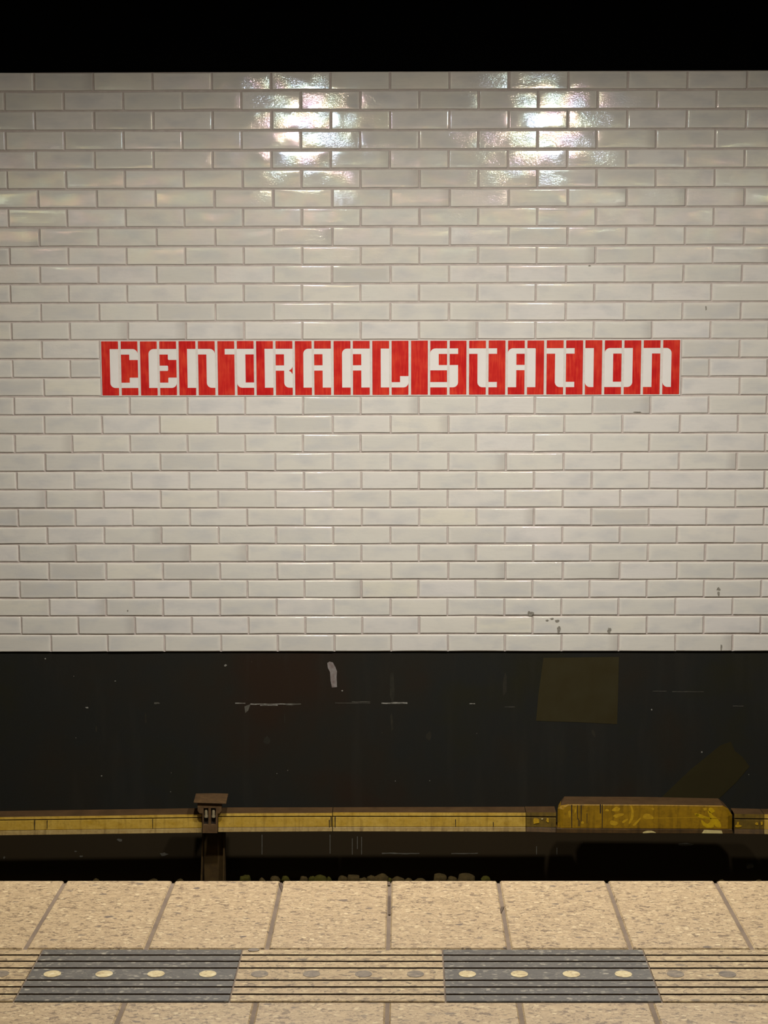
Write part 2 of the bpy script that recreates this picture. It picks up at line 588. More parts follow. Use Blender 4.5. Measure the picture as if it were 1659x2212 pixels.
scuff('chalk_scuff', 'chalk', [dash(508, 530, 1519, 2.2), dash(541, 630, 1521, 3), dash(562, 600, 1523.5, 2), dash(824, 880, 1518.5, 4), dash(844, 870, 1519, 4), dash(1014, 1026, 1520, 2)])
scuff('chalk_scuff', 'dust', [dash(618, 650, 1521, 6), dash(724, 800, 1518.5, 1.6), dash(1090, 1112, 1527, 1.5), dash(1410, 1440, 1493, 1.2), dash(1452, 1520, 1494, 1.3),
                              dash(1583, 1606, 1525, 1.6), dash(760, 800, 1516, 2), [(528, 1526), (541, 1521), (536, 1535), (530, 1540)], dash(333, 345, 1519, 4)])
scuff('paint_fleck', 'chalk', [blob(487, 1437, 3.5, 2.2), blob(188, 1528.5, 3.2, 1.4), blob(1407.5, 1533, 1.6, 1.6), blob(1516, 1624.5, 2, 1.4, rot=.7), blob(739, 1492, 2, 1.2), blob(249, 1471, 1.6, .6),
                               blob(219, 1676, 1.6, 1.2), blob(1215.5, 1525, 1, 2), blob(98, 1423, 1.4, 1.4), blob(1229, 1463, 1, 1), blob(854, 1787 - 100, 1, 1)])
scuff('dull_streak', 'faint', [[(843, 1455), (850, 1452), (853, 1500), (848, 1520), (842, 1505)], [(843, 1545), (847, 1540), (850, 1575), (845, 1580)], [(313, 1540), (316, 1542), (316.5, 1560), (314, 1563)],
                              [(614, 1543), (615.5, 1543), (616, 1561), (614, 1561)], blob(1281, 1583, 4, 9, rot=-.3), blob(926, 1590, 5, 9), blob(575, 1600, 8, 9), blob(1090, 1480, 5, 22), blob(208, 1575, 2, 8)])
scuff('drip_streak', 'dust', [[(x - .9, 1803 + a), (x + .9, 1803 + a), (x + .8, 1846 - b), (x - .8, 1846 - b)] for x, a, b in ((566, 0, 0), (713, 0, 2), (761, 8, 0), (772, 4, 12), (781, 5, 0), (1203, 28, 0), (1159, 25, 0))])
scuff('dust_edge', 'dust', [dash(825, 906, 1843.5, 4), dash(975, 1032, 1843.5, 3), blob(258, 1815, 5, 3), blob(9, 1852, 2, 3), blob(175, 1850, 4, 2), blob(1482, 1824, 14, 4), blob(354, 1845, 8, 4), blob(163, 1839, 3, 1.2)])

# ------------------------------------------------------------------ station sign of 30 enamel tiles
sgn = thing('station_name_sign', 'red and white tiled sign reading CENTRAAL STATION, set in the white wall', 'sign', (0, D, ZL[17]))
sb = MB()
sb.box(XS0 + .001, XS1 - .001, D + .0012, D + .006, ZL[17] + .0015, ZL[14] - .0015)
sb.build('grout_bed', MT['signgrout'], sgn)
sx0, sx1 = atY(219.8, 795, D).x, atY(1468.2, 793, D).x
TP = (sx1 - sx0 + .0125) / 30
TW = TP - .0125
TZ1, TZ0 = atY(829.5, 736.0, D).z, atY(829.5, 853.2, D).z
TH = TZ1 - TZ0
# glyph rows as fractions of the tile height from its top
T0, T1, SE, M0, M1, S2, B0, B1 = .144, .245, .345, .450, .547, .672, .764, .861
h = .5
Q = .30


def rc(x0, x1, y0, y1, tl=0, tr=0, br=0, bl=0):
    return [(x0, y0, tl), (x1, y0, tr), (x1, y1, br), (x0, y1, bl)]


VR = lambda **k: [rc(h, 1, T0, B1, **k)]
VL = lambda **k: [rc(0, h, T0, B1, **k)]
A_left = VR(tl=Q)
A_right = [[(0, T0, 0), (1, T0, 0), (1, B1, 0), (h, B1, 0), (h, M1, 0), (0, M1, 0), (0, M0, 0), (h, M0, 0), (h, T1, 0), (0, T1, 0)]]
T_main = [[(0, T0, 0), (1, T0, 0), (1, B1, 0), (h, B1, Q), (h, T1, 0), (0, T1, 0)]]
T_end = [rc(0, h, T0, T1), rc(0, h, B0, B1)]
GL = [
    VR(bl=Q),
    [[(0, T0, 0), (1, T0, Q), (1, SE, 0), (h, SE, 0), (h, T1, 0), (0, T1, 0)], [(0, B0, 0), (h, B0, 0), (h, S2, .03), (1, S2, 0), (1, B1, 0), (0, B1, 0)]],
    VR(tl=Q),
    [[(0, T0, 0), (1, T0, 0), (1, SE, 0), (h, SE, .06), (h, T1, 0), (0, T1, 0)], rc(0, h, M0, M1, tr=.06, br=.06), [(0, B0, 0), (h, B0, 0), (h, S2, .05), (1, S2, 0), (1, B1, Q), (0, B1, 0)]],
    VR(),
    [[(0, T0, 0), (1, T0, Q), (1, B1, 0), (h, B1, Q), (h, T1, 0), (0, T1, 0)]],
    [rc(.43, 1, T0, T1)],
    [[(0, T0, 0), (1, T0, 0), (1, T1, 0), (h, T1, 0), (h, B0, 0), (1, B0, 0), (1, B1, 0), (0, B1, Q)]],
    VR(),
    [[(0, T0, 0), (1, T0, 0), (1, .475, 0), (.93, .515, 0), (.78, .547, 0), (.90, .570, 0), (1, .612, 0), (1, B1, 0), (h, B1, Q), (h, M1, 0), (0, M1, 0), (0, M0, 0), (h, M0, 0), (h, T1, 0), (0, T1, 0)]],
    A_left, A_right, A_left, A_right,
    VR(),
    [[(0, B0, 0), (h, B0, 0), (h, S2 - .02, 0), (1, S2 - .02, 0), (1, B1, Q), (0, B1, 0)]],
    [],
    [[(0, T0, Q), (1, T0, 0), (1, T1, 0), (h, T1, 0), (h, M0, 0), (1, M0, 0), (1, M1, 0), (0, M1, 0)], rc(0, 1, B0, B1)],
    [rc(0, h, T0, T1), rc(0, h, M0, B1, br=Q)],
    T_main, T_end,
    [[(0, T0, Q), (1, T0, 0), (1, T1, 0), (h, T1, 0), (h, M0, 0), (1, M0, 0), (1, M1, 0), (h, M1, 0), (h, B1, 0), (0, B1, 0)]],
    VL(tr=.05),
    T_main, T_end,
    VL(bl=Q),
    [[(0, T0, Q), (1, T0, 0), (1, T1, 0), (h, T1, 0), (h, B0, 0), (1, B0, 0), (1, B1, 0), (0, B1, 0)]],
    VL(br=Q),
    [[(0, T0, 0), (1, T0, 0), (1, T1, 0), (h, T1, 0), (h, B1, 0), (0, B1, 0)]],
    VL(tr=Q, bl=Q),
]


def rounded(poly):
    """corner radii are in tile widths"""
    P2 = [Vector((x * TW, -y * TH)) for x, y, r in poly]
    out = []
    n = len(P2)
    for k in range(n):
        r = poly[k][2] * TW
        p, a, b = P2[k], P2[k - 1], P2[(k + 1) % n]
        if r <= 0:
            out.append(p)
            continue
        da, db = (a - p).normalized(), (b - p).normalized()
        c = p + (da + db) * r
        for s in range(9):
            t = s / 8 * math.pi / 2
            out.append(c - db * r * math.cos(t) - da * r * math.sin(t))
    return out


for k, gl in enumerate(GL):
    x0 = sx0 + k * TP + R.uniform(-.0007, .0007)
    yk = D - .0005 + R.uniform(-.0006, .0006)
    tb = MB()
    n = 4
    tb.box(x0, x0 + TW, yk, yk + .008, TZ0 + R.uniform(-.0006, .0006), TZ1 + R.uniform(-.0006, .0006))
    tl = tb.build('sign_tile', MT['red'], sgn, bevel=.0022, seg=2, origin=(x0, yk, TZ0))
    if gl:
        for poly in gl:
            lb = MB()
            pts = rounded(poly)
            a = [(x0 + p.x, yk - .0004, TZ1 + p.y) for p in pts]
            b = [(x0 + p.x, yk + .0008, TZ1 + p.y) for p in pts]
            lb.loft(a, b)
            lo = lb.build('letter_stroke', MT['white'], None, origin=(x0, yk, TZ0))
            lo.parent = tl
            lo.location = (0, 0, 0)
            lo['label'] = 'white letter stroke'

# ------------------------------------------------------------------ platform floor
YE = atZ(829.5, 1902.0).y                      # platform edge
YS0, YS1 = atZ(829.5, 2050.0).y, atZ(829.5, 2163.5).y
SW = (atZ(1546, 1904).x - atZ(140.1, 1904).x) / 6
XE = atZ(140.1, 1904).x
SKEW = (atZ(1629.6, 2052).x - atZ(1546, 1904).x + atZ(48.9, 2052).x - atZ(140.1, 1904).x) / 2
fl = MB()


def slab(x0, x1, xs, ya, yb, gap=.0045):
    """slab between Y ya (far) and yb (near); xs is the small skew of its sides"""
    t, r = .0, .004
    a = [(x0 + gap, ya), (x1 - gap, ya), (x1 - gap + xs, yb), (x0 + gap + xs, yb)]
    cx = (x0 + x1 + xs) / 2
    cy = (ya + yb) / 2
    ins = [(x + (r if x < cx else -r), y + (r if y < cy else -r)) for x, y in a]
    dz = R.uniform(-.0004, .0004)
    lo = [(x, y, -.06) for x, y in a]
    mid = [(x, y, -r + dz) for x, y in a]
    top = [(x, y, dz) for x, y in ins]
    i = len(fl.v)
    fl.v += lo + mid + top
    for k in range(4):
        j = (k + 1) % 4
        fl.f += [(i + k, i + j, i + 4 + j, i + 4 + k), (i + 4 + k, i + 4 + j, i + 8 + j, i + 8 + k)]
    fl.f += [(i + 8, i + 9, i + 10, i + 11), (i + 3, i + 2, i + 1, i)]
    fl.m += [0] * 10


for k in range(-9, 15):
    slab(XE + k * SW, XE + (k + 1) * SW, SKEW, YE, YS0 + .003)
XN = atZ(268.4, 2166).x
rowd = .42
for r in range(0, 14):
    yb = YS1 - .003 - r * rowd
    for k in range(-9, 14):
        o = 0 if r % 2 == 0 else SW / 2
        slab(XN + o + k * SW, XN + o + (k + 1) * SW, SKEW, yb, yb - rowd + .004)
yend = YS1 - 14 * rowd
fl.box(-3.2, 3.4, yend, YE - .012, -.12, -.0035, 1)
fl.box(-3.2, 3.4, yend, YE - .10, -.30, -.12, 1)
floor = struct(fl.build('floor', [MT['granite'], MT['joint']]))
js = MB()
for x, y0, y1, wd in ((605, 1906, 1927, 3.2), (841, 1935, 1975, 2.2), (1086, 1958, 1973, 3), (840, 1904, 1912, 3)):
    q = [atZ(x - wd, y0), atZ(x + wd, y0), atZ(x + wd - (x - 850) * .03, y1), atZ(x - wd - (x - 850) * .03, y1)]
    js.loft([p + Vector((0, 0, -.003)) for p in q], [p + Vector((0, 0, -.0005)) for p in q])
js.build('joint_stain', MT['groove'], floor)
pf = MB()
pf.box(-3.2, 3.4, YE - .45, YE - .12, zfloor, -.30)
struct(pf.build('wall_platform', MT['concrete']))

# grooved guidance strip: half metre tiles
YG = [atZ(829.5, y).y for y in (2063.2, 2076.6, 2091.2, 2117.4, 2132, 2147.8)]
TLN = (atZ(961, 2105).x - atZ(64, 2105).x) / 2
XT = atZ(63, 2105).x
tiles = [
    (-2, 'beige grooved guidance tile with grey dots, beyond the picture at the left', 0),
    (-1, 'beige grooved guidance tile with grey dots at the left edge of the picture', 0),
    (0, 'charcoal grooved guidance tile with four cream dots, in line with the rail support bracket', 1),
    (1, 'beige grooved guidance tile with four faint grey dots between two charcoal tiles', 0),
    (2, 'charcoal grooved guidance tile with four cream dots, on the side of the bulging yellow housing', 1),
    (3, 'beige grooved guidance tile with dark dots at the right edge of the picture', 0),
]
for k, lab, dk in tiles[1:]:
    xa = XT + k * TLN + .002
    xb = xa + TLN - .004
    ya, yb = YS0 - .002, YS1 + .002
    prof = [(ya, -.05), (ya, -.002), (ya - .002, 0)]
    fm = [0, 0]
    gw, gd = .0040, .009
    for yg in YG:
        prof += [(yg + gw, 0), (yg + gw, -gd), (yg - gw, -gd), (yg - gw, 0)]
        fm += [0, 1, 1, 1]
    prof += [(yb + .002, 0), (yb, -.002), (yb, -.05)]
    fm += [0, 0, 0, 0]
    t = thing('guidance_tile', lab, 'paving tile', ((xa + xb) / 2, (ya + yb) / 2, -.05), 'charcoal guidance tiles in the platform strip' if dk else 'beige guidance tiles in the platform strip')
    m = MB()
    sk = SKEW * (YS0 - YS1) / (YE - YS0)
    i = len(m.v)
    n = len(prof)
    for xx in (xa, xb):
        for (y, z) in prof:
            m.v.append((xx + SKEW * (ya - y) / (YE - YS0), y, z))
    for q in range(n - 1):
        m.f.append((q, q + 1, n + q + 1, n + q))
        m.m.append(fm[q])
    m.f.append((n - 1, 0, n, 2 * n - 1))
    m.m.append(0)
    # end faces as quads strips under the grooves
    for base in (0, n):
        # simple fan would cross grooves: split into ribs
        m.f.append(tuple(range(base, base + n)))
        m.m.append(0)
    m.build('grooved_slab', [MT['stripd'] if dk else MT['stripl'], MT['groove']], t)
    yc = (YG[2] + YG[3]) / 2
    for q in range(4):
        cx = atZ(112, 2106).x + (k * 4 + q) * TLN / 4
        d = MB()
        ring = [(cx + .0205 * math.cos(2 * math.pi * s / 28), yc + .0185 * math.sin(2 * math.pi * s / 28)) for s in range(28)]
        d.loft([(x, y, -.006) for x, y in ring], [(x, y, .0007) for x, y in ring])
        d.build('inlay_dot', MT['discl'] if dk else MT['discd'], t)
    if k == 1:
        d = MB()
        c = atZ(548, 2052.5)
        ring = [(c.x + .0145 * math.cos(2 * math.pi * s / 18), c.y + .009 * math.sin(2 * math.pi * s / 18)) for s in range(18)]
        d.loft([(x, y, -.004) for x, y in ring], [(x, y, .0012) for x, y in ring])
        d.build('aggregate_chip', MT['discd'], t)

# ------------------------------------------------------------------ third rail covers
YR = 7.58


def rail(name, xa, xb, ya, yb, label, mats, marks=(), smears=()):
    """ya / yb : heights measured at the two ends (top back, top front, lip foot, board top, ridge, foot)"""
    depth = (YR + .092, YR + .010, YR + .008, YR + .006, YR + .004, YR - .004)
    ya, yb = [tuple(y + d for y, d in zip(q, (0, 0, -.5, .7, 0, 0))) for q in (ya, yb)]
    E = []
    for x, ys in ((xa, ya), (xb, yb)):
        q = [atY(x, y, d) for y, d in zip(ys, depth)]
        for p in q:
            p.x = q[4].x
        E.append(q)
    org = (E[0][5] + E[1][5]) / 2
    t = thing(name, label, 'rail cover', org)
    bk = lambda p, dy, dz=0: Vector((p.x, YR + dy, p.z + dz))
    # top cap with a yellow lip
    m = MB()
    m.loft([e for e in (E[0][0], E[0][1], E[0][2], bk(E[0][2], .03), bk(E[0][0], .092, -.02))],
           [e for e in (E[1][0], E[1][1], E[1][2], bk(E[1][2], .03), bk(E[1][0], .092, -.02))], 0, True, [0, 1, 0, 0, 0])
    c = m.build('top_cap', [MT['brown'], MT[mats[0]]], t)
    m = MB()
    m.loft([E[0][3], E[0][4], bk(E[0][4], .05), bk(E[0][3], .05)], [E[1][3], E[1][4], bk(E[1][4], .05), bk(E[1][3], .05)])
    side = m.build('side_board', MT[mats[0]], t, bevel=.0015)
    m = MB()
    q0, q1 = E[0][4], E[1][4]
    m.loft([bk(q0, .002, -.0015), E[0][5], bk(E[0][5], .06), bk(q0, .06, -.0015)], [bk(q1, .002, -.0015), E[1][5], bk(E[1][5], .06), bk(q1, .06, -.0015)])
    m.build('foot_flange', MT[mats[1]], t, bevel=.0012)
    m = MB()
    m.loft([bk(E[0][1], .022), bk(E[0][5], .02, .004), bk(E[0][5], .082, .004), bk(E[0][1], .082)],
           [bk(E[1][1], .022), bk(E[1][5], .02, .004), bk(E[1][5], .082, .004), bk(E[1][1], .082)])
    m.build('rail_core', MT['steel'], t)
    if marks:
        for x, y0, y1, w in marks:
            m = MB()
            a = [atY(x - w, y0, YR + .0035), atY(x + w, y0, YR + .0035), atY(x + w * .6, y1, YR + .0025), atY(x - w * .6, y1, YR + .0025)]
            m.loft([p - Vector((0, .0015, 0)) for p in a], [p + Vector((0, .003, 0)) for p in a])
            m.build('drip_stain', MT['stain'], t)
    for b, mt in smears:
        m = MB()
        patch(m, blob(*b[:4], 9, .3, b[4]), YR + .0035, .002)
        m.build('paint_smear', MT[mt], t)
    return t


rail('conductor_rail_cover', -560, 436, (1760, 1773, 1778, 1780, 1801, 1812), (1745.6, 1759, 1765.4, 1767.2, 1788.4, 1798.8),
     'long yellow third rail cover running from the bracket to the left edge', ('yellow', 'flange'), ((75, 1772, 1792, .8), (330, 1769, 1790, .7), (102, 1772, 1790, .6)))
rail('conductor_rail_cover', 471.5, 717.5, (1744.2, 1757, 1763.4, 1765.2, 1787.2, 1797.4), (1743.8, 1756, 1762.8, 1764.8, 1785.8, 1796),
     'short yellow third rail cover between the bracket and the first drip-stained joint', ('yellow', 'flange'), ((711.5, 1771, 1797, 1), (715.5, 1765, 1786, 1.2)))
rail('conductor_rail_cover', 719, 1135.5, (1743.8, 1755, 1762.8, 1764.8, 1785.8, 1796), (1742.6, 1755.6, 1763, 1765, 1785.8, 1796.8),
     'middle yellow third rail cover from the drip-stained joint to the dark end piece', ('yellow', 'flange'), ((724, 1764, 1797, 1), (984, 1770, 1786, .9), (1065.5, 1776, 1786, .8)))
rail('conductor_rail_cover', 1136.5, 1201, (1742.2, 1755, 1762.8, 1765, 1786, 1796.8), (1741.8, 1755, 1763.8, 1766, 1787.5, 1798.5),
     'dark grimy end piece of rail cover before the bulging housing', ('yellow_dirty', 'flange_dirty'),
     (), (((1158, 1773, 8, 6, 0), 'smearpaint'), ((1171, 1769, 2, 1.5, 0), 'cream'), ((1183, 1772, 3, 4, 0), 'smearpaint')))
rail('conductor_rail_cover', 1586, 1649.5, (1745.6, 1758, 1767.6, 1769.6, 1790.5, 1801.5), (1747.4, 1759, 1768.4, 1770.4, 1791.4, 1802),
     'dark grimy end piece of rail cover after the bulging housing', ('yellow_dirty', 'flange_dirty'),
     (), (((1596, 1784, 7, 3, 0), 'smearpaint'), ((1594, 1778, 2, 3.5, .3), 'smearpaint'), ((1645, 1778, 2, 4, 0), 'smearpaint'), ((1635, 1780, 4, 3, .5), 'smearpaint')))
rail('conductor_rail_cover', 1650.5, 2300, (1747.4, 1759, 1768.4, 1770.4, 1791.4, 1802), (1753, 1766, 1774, 1776, 1797, 1808),
     'pale yellow third rail cover just entering at the right edge', ('yellow', 'flange'))

# bulging housing over the rail joint
hs = thing('rail_joint_housing', 'bulging mustard yellow housing over the third rail, splashed with bright yellow paint', 'rail housing', atY(1390, 1801, YR))
YF, YB = YR - .04, YR + .108
fr = [(1204, 1789), (1204.5, 1746), (1211, 1740), (1226, 1737.6), (1395, 1738), (1562, 1740.2), (1573, 1747.5), (1582, 1761), (1581.5, 1791)]
bkp = [(1206, 1775), (1206, 1739), (1212, 1729), (1219, 1720), (1385, 1721), (1551, 1724.3), (1561, 1732), (1574, 1747), (1578, 1776)]
m = MB()
ff = [(1217, 1789), (1217, 1749), (1220, 1743.5), (1228, 1738.6), (1395, 1739), (1560, 1741.2), (1567, 1748.5), (1573, 1762), (1572, 1791)]
f0 = [atY(x, y, YF) for x, y in ff]
fa = [atY(x, y, YF + (.004 if 3 <= k <= 5 else .02)) for k, (x, y) in enumerate(fr)]
fb = [atY(x, y, YB) for x, y in bkp]
m.loft(f0, fa, 0, False)
m.loft(fa, fb, 0, False, [0, 0, 1, 1, 1, 1, 0, 0, 0])
m.face(f0)
m.face(list(reversed(fb)))
m.build('hood', [MT['housing'], MT['brown']], hs, bevel=.004, seg=3)
m = MB()
q = [(1203, 1789.5), (1582, 1792), (1583, 1801), (1400, 1800.5), (1202, 1799.3)]
m.loft([atY(x, y, YF - .002) for x, y in q], [atY(x, y, YF - .002) + Vector((0, .10, 0)) for x, y in q])
m.build('foot_flange', MT['flange_dirty'], hs, bevel=.002)
for x, y0, y1, w in ((1235, 1738.5, 1788, 1.2), (1247.5, 1739, 1770, 1), (1249.5, 1768, 1785, .8), (1255.5, 1739, 1774, 1), (1252, 1772, 1785, .8), (1268, 1757, 1778, .7), (1297, 1737.5, 1757, 1.6), (1301, 1738, 1789, 1)):
    m = MB()
    patch(m, [(x - w, y0), (x + w, y0), (x + w * .7, y1), (x - w * .7, y1)], YF - .0001, .0004)
    m.build('drip_stain', MT['stain'], hs)

def smooth_poly(pts, it=2):
    for _ in range(it):
        pts = [q for k in range(len(pts)) for q in (
            (pts[k][0] * .75 + pts[(k + 1) % len(pts)][0] * .25, pts[k][1] * .75 + pts[(k + 1) % len(pts)][1] * .25),
            (pts[k][0] * .25 + pts[(k + 1) % len(pts)][0] * .75, pts[k][1] * .25 + pts[(k + 1) % len(pts)][1] * .75))]
    return pts


def splash(pts, mat, label, dy=-.0002, sm=2):
    m = MB()
    patch(m, smooth_poly(pts, sm), YF + dy, .0004)
    m.build('paint_splash', MT[mat], hs)['label'] = label


BR, DU, CR = 'bright yellow paint splash', 'dull yellow paint smear', 'cream paint drip'
for pts in ([(1530, 1746), (1537, 1743.5), (1546, 1753), (1538, 1756), (1532, 1756)],
            [(1527, 1751), (1534, 1753), (1539, 1761), (1549, 1767), (1557, 1778), (1558, 1788), (1547, 1787), (1541, 1779), (1543, 1788), (1521, 1788), (1513, 1771), (1518, 1772), (1527, 1781), (1535, 1775), (1534, 1765)],
            [(1499, 1758), (1513, 1758), (1524, 1764), (1537, 1767), (1537, 1770), (1516, 1768), (1506, 1764)]):
    splash(pts, 'splash', BR, sm=1)
splash(blob(1506, 1760, 6, 3, rot=.4), 'splash', BR)
splash(blob(1523, 1748, 4, 3), 'smearpaint', DU)
for b in ((1331, 1748, 9, 4.5, -.2), (1335, 1762, 11, 3.6, -.25), (1325, 1777, 9, 5, .3), (1400, 1764, 12, 7, 0), (1349, 1774, 8, 2.5, -.5), (1230, 1757, 3, 8, 0), (1243, 1751, 1.6, 7, .1), (1311, 1750, 4, 2.5, 0), (1410, 1747, 3, 3, 0), (1258, 1777, 3, 3, 0)):
    splash(blob(b[0], b[1], b[2], b[3], 9, .3, b[4]), 'smearpaint', DU)
splash([(1361, 1739), (1366, 1742), (1370, 1757), (1367, 1770), (1361, 1780), (1357, 1779), (1363, 1765), (1364, 1752)], 'smearpaint', DU)
splash([(1366, 1782), (1378, 1771), (1384, 1765), (1385, 1768), (1377, 1778), (1370, 1785)], 'smearpaint', DU)
splash([(1412, 1767), (1500, 1765.4), (1556, 1768.6), (1556, 1769.4), (1500, 1766.2), (1412, 1767.9)], 'smearpaint', 'thin yellow paint line', sm=0)
splash([(1387, 1800), (1391, 1796), (1399, 1794.2), (1409, 1794.4), (1419, 1799.5), (1408, 1798.6), (1398, 1799.6)], 'cream', CR, -.0022, 1)
splash([(1516, 1800), (1521, 1792.5), (1546, 1793.5), (1559, 1794), (1561, 1800.5)], 'cream', CR, -.0022, 0)

# support bracket
br = thing('rail_support_bracket', 'rusty brown steel bracket clamping the yellow third rail, on a dark post', 'bracket', atY(462, 1900, YR + .08))
YBK = YR - .035
m = MB()
top_b = [atY(423 + k * 17.5, 1714.2 - .8 * math.sin(math.pi * k / 4), YR + .115) for k in range(5)]
top_f = [atY(418 + k * 17.6, 1732.2 + k * .55, YBK - .012) for k in range(5)]
n = 5
dn = Vector((0, 0, -.006))
ringf = top_f + [p + dn for p in reversed(top_f)]
ringb = top_b + [p + dn for p in reversed(top_b)]
m.loft(ringf, ringb)
m.build('hood', MT['rust'], br, bevel=.0015)
m = MB()


def prism(mb, pix, y0, y1, mat=0):
    a = [atY(x, y, y0) for x, y in pix]
    mb.loft(a, [p + Vector((0, y1 - y0, 0)) for p in a], mat)


prism(m, [(426.7, 1736), (478.7, 1736.5), (478.7, 1752), (474, 1757.5), (466, 1757.5), (466, 1746), (455.5, 1746), (455.5, 1782), (450, 1782), (450, 1746), (439.5, 1746), (439.5, 1757.5), (431, 1757.5), (426.7, 1752)], YBK, YBK + .02)
prism(m, [(437, 1756), (439.6, 1756), (439.6, 1782), (466, 1782), (466, 1756), (470, 1756), (469.5, 1800), (437, 1800)], YBK, YBK + .02)
prism(m, [(440, 1736), (468, 1736), (468, 1742), (440, 1742)], YBK + .04, YBK + .13)
m.build('clamp_body', MT['rust'], br, bevel=.001, seg=1)
m = MB()
prism(m, [(438, 1745), (468, 1745), (468, 1799), (438, 1799)], YBK + .022, YBK + .034)
m.build('back_plate', MT['stain'], br)
for cx in (445.3, 461.3):
    m = MB()
    c = atY(cx, 1757, YBK + .012)
    for za, zb, rr in ((-.020, -.012, .0098), (-.012, .012, .0078), (.012, .019, .0066)):
        ra = [(c.x + rr * math.cos(2 * math.pi * s / 14), c.y + rr * math.sin(2 * math.pi * s / 14)) for s in range(14)]
        m.loft([(x, y, c.z + za) for x, y in ra], [(x, y, c.z + zb) for x, y in ra])
    m.build('insulator', MT['porcelain'], br)['label'] = 'pale porcelain insulator'
YLG = YR + .075
m = MB()
xl, xr = atY(439, 1850, YLG).x, atY(485.5, 1850, YLG).x
zt = atY(460, 1797, YLG).z
m.box(xl, xr, YLG + .03, YLG + .036, zfloor, zt)
m.build('post', MT['legm'], br)
for x0, x1, dx in ((xl - .003, xl + .005, -.012), (xr - .005, xr + .003, -.006)):
    m = MB()
    m.loft([(x0 + dx, YLG - .012, -1.36), (x1 + dx, YLG - .012, -1.36), (x1 + dx, YLG + .04, -1.36), (x0 + dx, YLG + .04, -1.36)],
           [(x0, YLG, zt), (x1, YLG, zt), (x1, YLG + .04, zt), (x0, YLG + .04, zt)])
    m.loft([(x0 + dx, YLG - .012, zfloor), (x1 + dx, YLG - .012, zfloor), (x1 + dx, YLG + .04, zfloor), (x0 + dx, YLG + .04, zfloor)],
           [(x0 + dx, YLG - .012, -1.36), (x1 + dx, YLG - .012, -1.36), (x1 + dx, YLG + .04, -1.36), (x0 + dx, YLG + .04, -1.36)])
    m.build('post_flange', MT['legm'], br)

# ------------------------------------------------------------------ track pit
tb = MB()
tb.box(-4.15, 4.15, YE - .4, DL + .1, zfloor - .1, zfloor)
struct(tb.build('floor_pit', MT['concrete']))
YST = 7.40
zbed = atY(829.5, 1906.5, YST + .03).z - .012
bed = MB()
nx, ny = 160, 30
i0 = len(bed.v)
for b in range(ny + 1):
    for a in range(nx + 1):
        x = -4 + 8 * a / nx
        y = YE + .15 + (YST + .06 - YE - .15) * b / ny
        z = zbed - .02 - (.0 if b < ny else .03) + .018 * mnoise.noise(Vector((x * 14, y * 14, 0)))
        bed.v.append((x, y, z))
for b in range(ny):
    for a in range(nx):
        bed.f.append((b * (nx + 1) + a, b * (nx + 1) + a + 1, (b + 1) * (nx + 1) + a + 1, (b + 1) * (nx + 1) + a))
        bed.m.append(0)
bed.box(-4, 4, YE + .15, YST + .058, zfloor, zbed - .05)
bo = bed.build('ballast_bed', MT['ballast'])
bo['kind'] = 'stuff'
bo['label'] = 'dark bed of crushed stone along the track behind the platform edge'
bo['category'] = 'ballast'


def stone(cx, ytop, wpx, hpx, mat, label, square=False):
    c = atY(cx, ytop, YST)
    s = wpx * 2.36e-3 / 2 * 1.2
    hz = max(.022, hpx * 2.5e-3 * .8)
    bm = bmesh.new()
    bmesh.ops.create_icosphere(bm, subdivisions=3, radius=1)
    sd = R.random() * 100
    for v in bm.verts:
        p = v.co.copy()
        if square:
            mx = max(abs(p.x), abs(p.y), abs(p.z))
            p = p.lerp(p / mx, .75)
            p.x *= .86
        k = 1 + .28 * mnoise.noise(p * 1.3 + Vector((sd, 0, 0))) + .08 * mnoise.noise(p * 4 + Vector((0, sd, 0)))
        v.co = Vector((p.x * s * k, p.y * s * .8 * k, p.z * hz * k))
    zm = max(v.co.z for v in bm.verts)
    me = bpy.data.meshes.new('ballast_stone')
    bm.to_mesh(me)
    bm.free()
    me.materials.append(MT[mat])
    me.polygons.foreach_set('use_smooth', [True] * len(me.polygons))
    o = bpy.data.objects.new('ballast_stone', me)
    COL.objects.link(o)
    o.location = (c.x, c.y, c.z - zm)
    tag(o, label, 'stone', 'ballast stones at the platform edge')


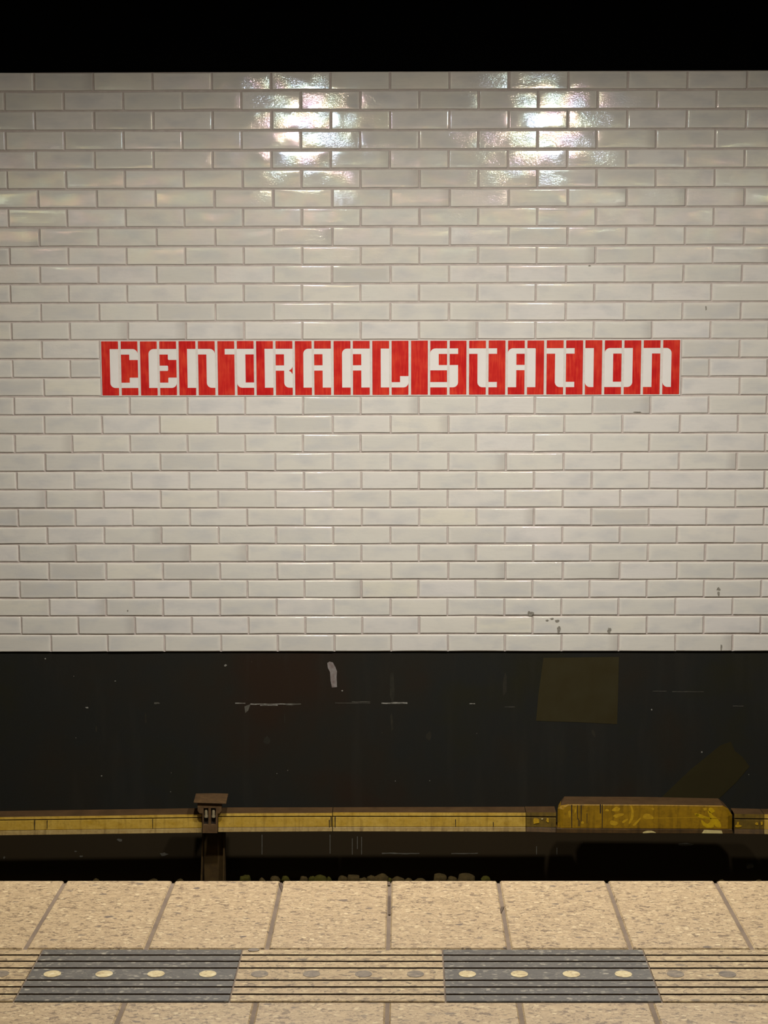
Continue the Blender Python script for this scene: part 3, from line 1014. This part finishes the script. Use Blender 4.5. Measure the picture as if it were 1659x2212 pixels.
GEN = 'small dim brown ballast stone peeping over the platform edge'
for a in [(529, 1892, 22, 9, 'stone_green', 'squarish mossy ballast stone beside the foot of the bracket post', True),
          (566, 1896, 12, 6, 'stone', GEN), (594, 1892, 18, 9, 'stone', GEN), (617, 1891.5, 15, 9, 'stone_green', GEN),
          (656, 1892.5, 16, 8, 'stone', GEN), (674, 1892, 13, 8, 'stone_green', GEN),
          (692, 1890.5, 25, 12, 'stone_green', 'wide domed olive ballast stone over the first joint past the bracket'),
          (711, 1894, 10, 6, 'stone_green', GEN), (740, 1891.5, 17, 9, 'stone', GEN), (764, 1891.5, 23, 10, 'stone', 'flat oblong ballast stone left of the tallest peaked one', True),
          (784, 1896, 18, 6, 'stone', GEN), (803, 1891, 20, 10, 'stone', GEN), (824, 1886.5, 26, 14, 'stone', 'tall peaked brown ballast stone just before the middle paving joint'),
          (842, 1896, 9, 5, 'stone_green', GEN), (860, 1892.5, 24, 9, 'stone', GEN), (882, 1896, 14, 5, 'stone', GEN), (906, 1896.5, 20, 5, 'stone', GEN),
          (950.5, 1889.6, 26, 12, 'stone', 'pale square-cut ballast stone, tallest block past the middle paving joint', True), (977, 1892.5, 19, 9, 'stone', GEN),
          (1008, 1890, 34, 12, 'stone', 'widest long flat ballast stone next to the square-cut one', True), (1049, 1892.5, 16, 8, 'stone_green', GEN),
          (207, 1897, 12, 6, 'stone', GEN), (330, 1899, 20, 4, 'stone', GEN), (390, 1898.5, 14, 4, 'stone', GEN), (1560, 1900, 16, 4, 'stone', GEN), (1640, 1900, 14, 4, 'stone', GEN)]:
    stone(*a)
# lone chalky lump against the foot of the wall
lb = MB()
ring = [atY(x, y, DL) for x, y in blob(1618, 1869, 8, 5, 9, .3)]
lb.loft([p - Vector((0, .02, 0)) for p in ring], ring)
lb.build('pale_splash', MT['dust'], lower)

# ------------------------------------------------------------------ lamps (white ones and tubes shine in the glaze, warm side ones are added)


def downlight(x, y, z, label, glow='lamp'):
    t = thing('ceiling_lamp', label, 'lamp', (x, y, z), 'lamps over the track')
    n = 28
    rr, dp = .11, .015
    m = MB()
    rings = []
    for q in range(7):
        a = q / 6 * math.pi / 2
        r, zz = rr * math.cos(a), -dp * math.sin(a)
        rings.append([(x + max(r, .002) * math.cos(2 * math.pi * s / n), y + max(r, .002) * math.sin(2 * math.pi * s / n), z + zz) for s in range(n)])
    for q in range(6):
        m.loft(rings[q], rings[q + 1], 0, False)
    m.face(rings[-1])
    m.build('diffuser', MT[glow], t, smooth=True)
    m = MB()
    big = [(x + .125 * math.cos(2 * math.pi * s / n), y + .125 * math.sin(2 * math.pi * s / n)) for s in range(n)]
    m.loft([(a, b, z + .002) for a, b in big], [(a, b, z + .09) for a, b in big])
    m.build('lamp_housing', MT['lampbody'], t)
    m = MB()
    m.box(x - .012, x + .012, y - .012, y + .012, z + .088, 4.0)
    m.build('hanger_rod', MT['lampbody'], t)


LY, LZ = 5.0, 2.86
downlight(-.58, LY, LZ, 'round white lamp over the track, mirrored in the upper tiles above the letters RA')
downlight(1.04, LY, LZ, 'round white lamp over the track, mirrored in the upper tiles above the letters AT')
downlight(-3.7, 3.6, LZ, 'added unseen warm lamp past the left edge of the picture', 'added_warm_lamp')  # added out of view to yellow the left of platform and wall
downlight(4.3, 3.6, LZ, 'added unseen warm lamp past the right edge of the picture', 'added_warm_lamp')  # added out of view to warm the right side
TY, TZt = -2.9, 2.86
for k, x in enumerate((-4.5, -2.7, -.9, .9, 2.7, 4.5)):
    t = thing('tube_lamp', 'long warm tube lamp in the row behind the viewer, faintly mirrored in the tiles', 'lamp', (x, TY, TZt), 'tube lamps over the platform')
    m = MB()
    m.box(x - .8, x + .8, TY - .05, TY + .05, TZt - .06, TZt)
    m.build('tube', MT['tube'], t, bevel=.02, seg=3)
    m = MB()
    m.box(x - .82, x + .82, TY - .06, TY + .06, TZt + .001, TZt + .05)
    m.build('tray', MT['lampbody'], t)
    m = MB()
    m.box(x - .01, x + .01, TY - .01, TY + .01, TZt + .05, 4.0)
    m.build('hanger_rod', MT['lampbody'], t)

# ------------------------------------------------------------------ world and output
wd = bpy.data.worlds.new('dark_station')
scene.world = wd
wd.use_nodes = True
wd.node_tree.nodes['Background'].inputs[0].default_value = (.0, .0, .0, 1)
wd.node_tree.nodes['Background'].inputs[1].default_value = 0
scene.view_settings.view_transform = 'Standard'
scene.view_settings.look = 'None'
scene.view_settings.gamma = 1
scene.view_settings.use_curve_mapping = False
scene.view_settings.exposure = 0.0
scene.cycles.max_bounces = 6
scene.cycles.use_denoising = True
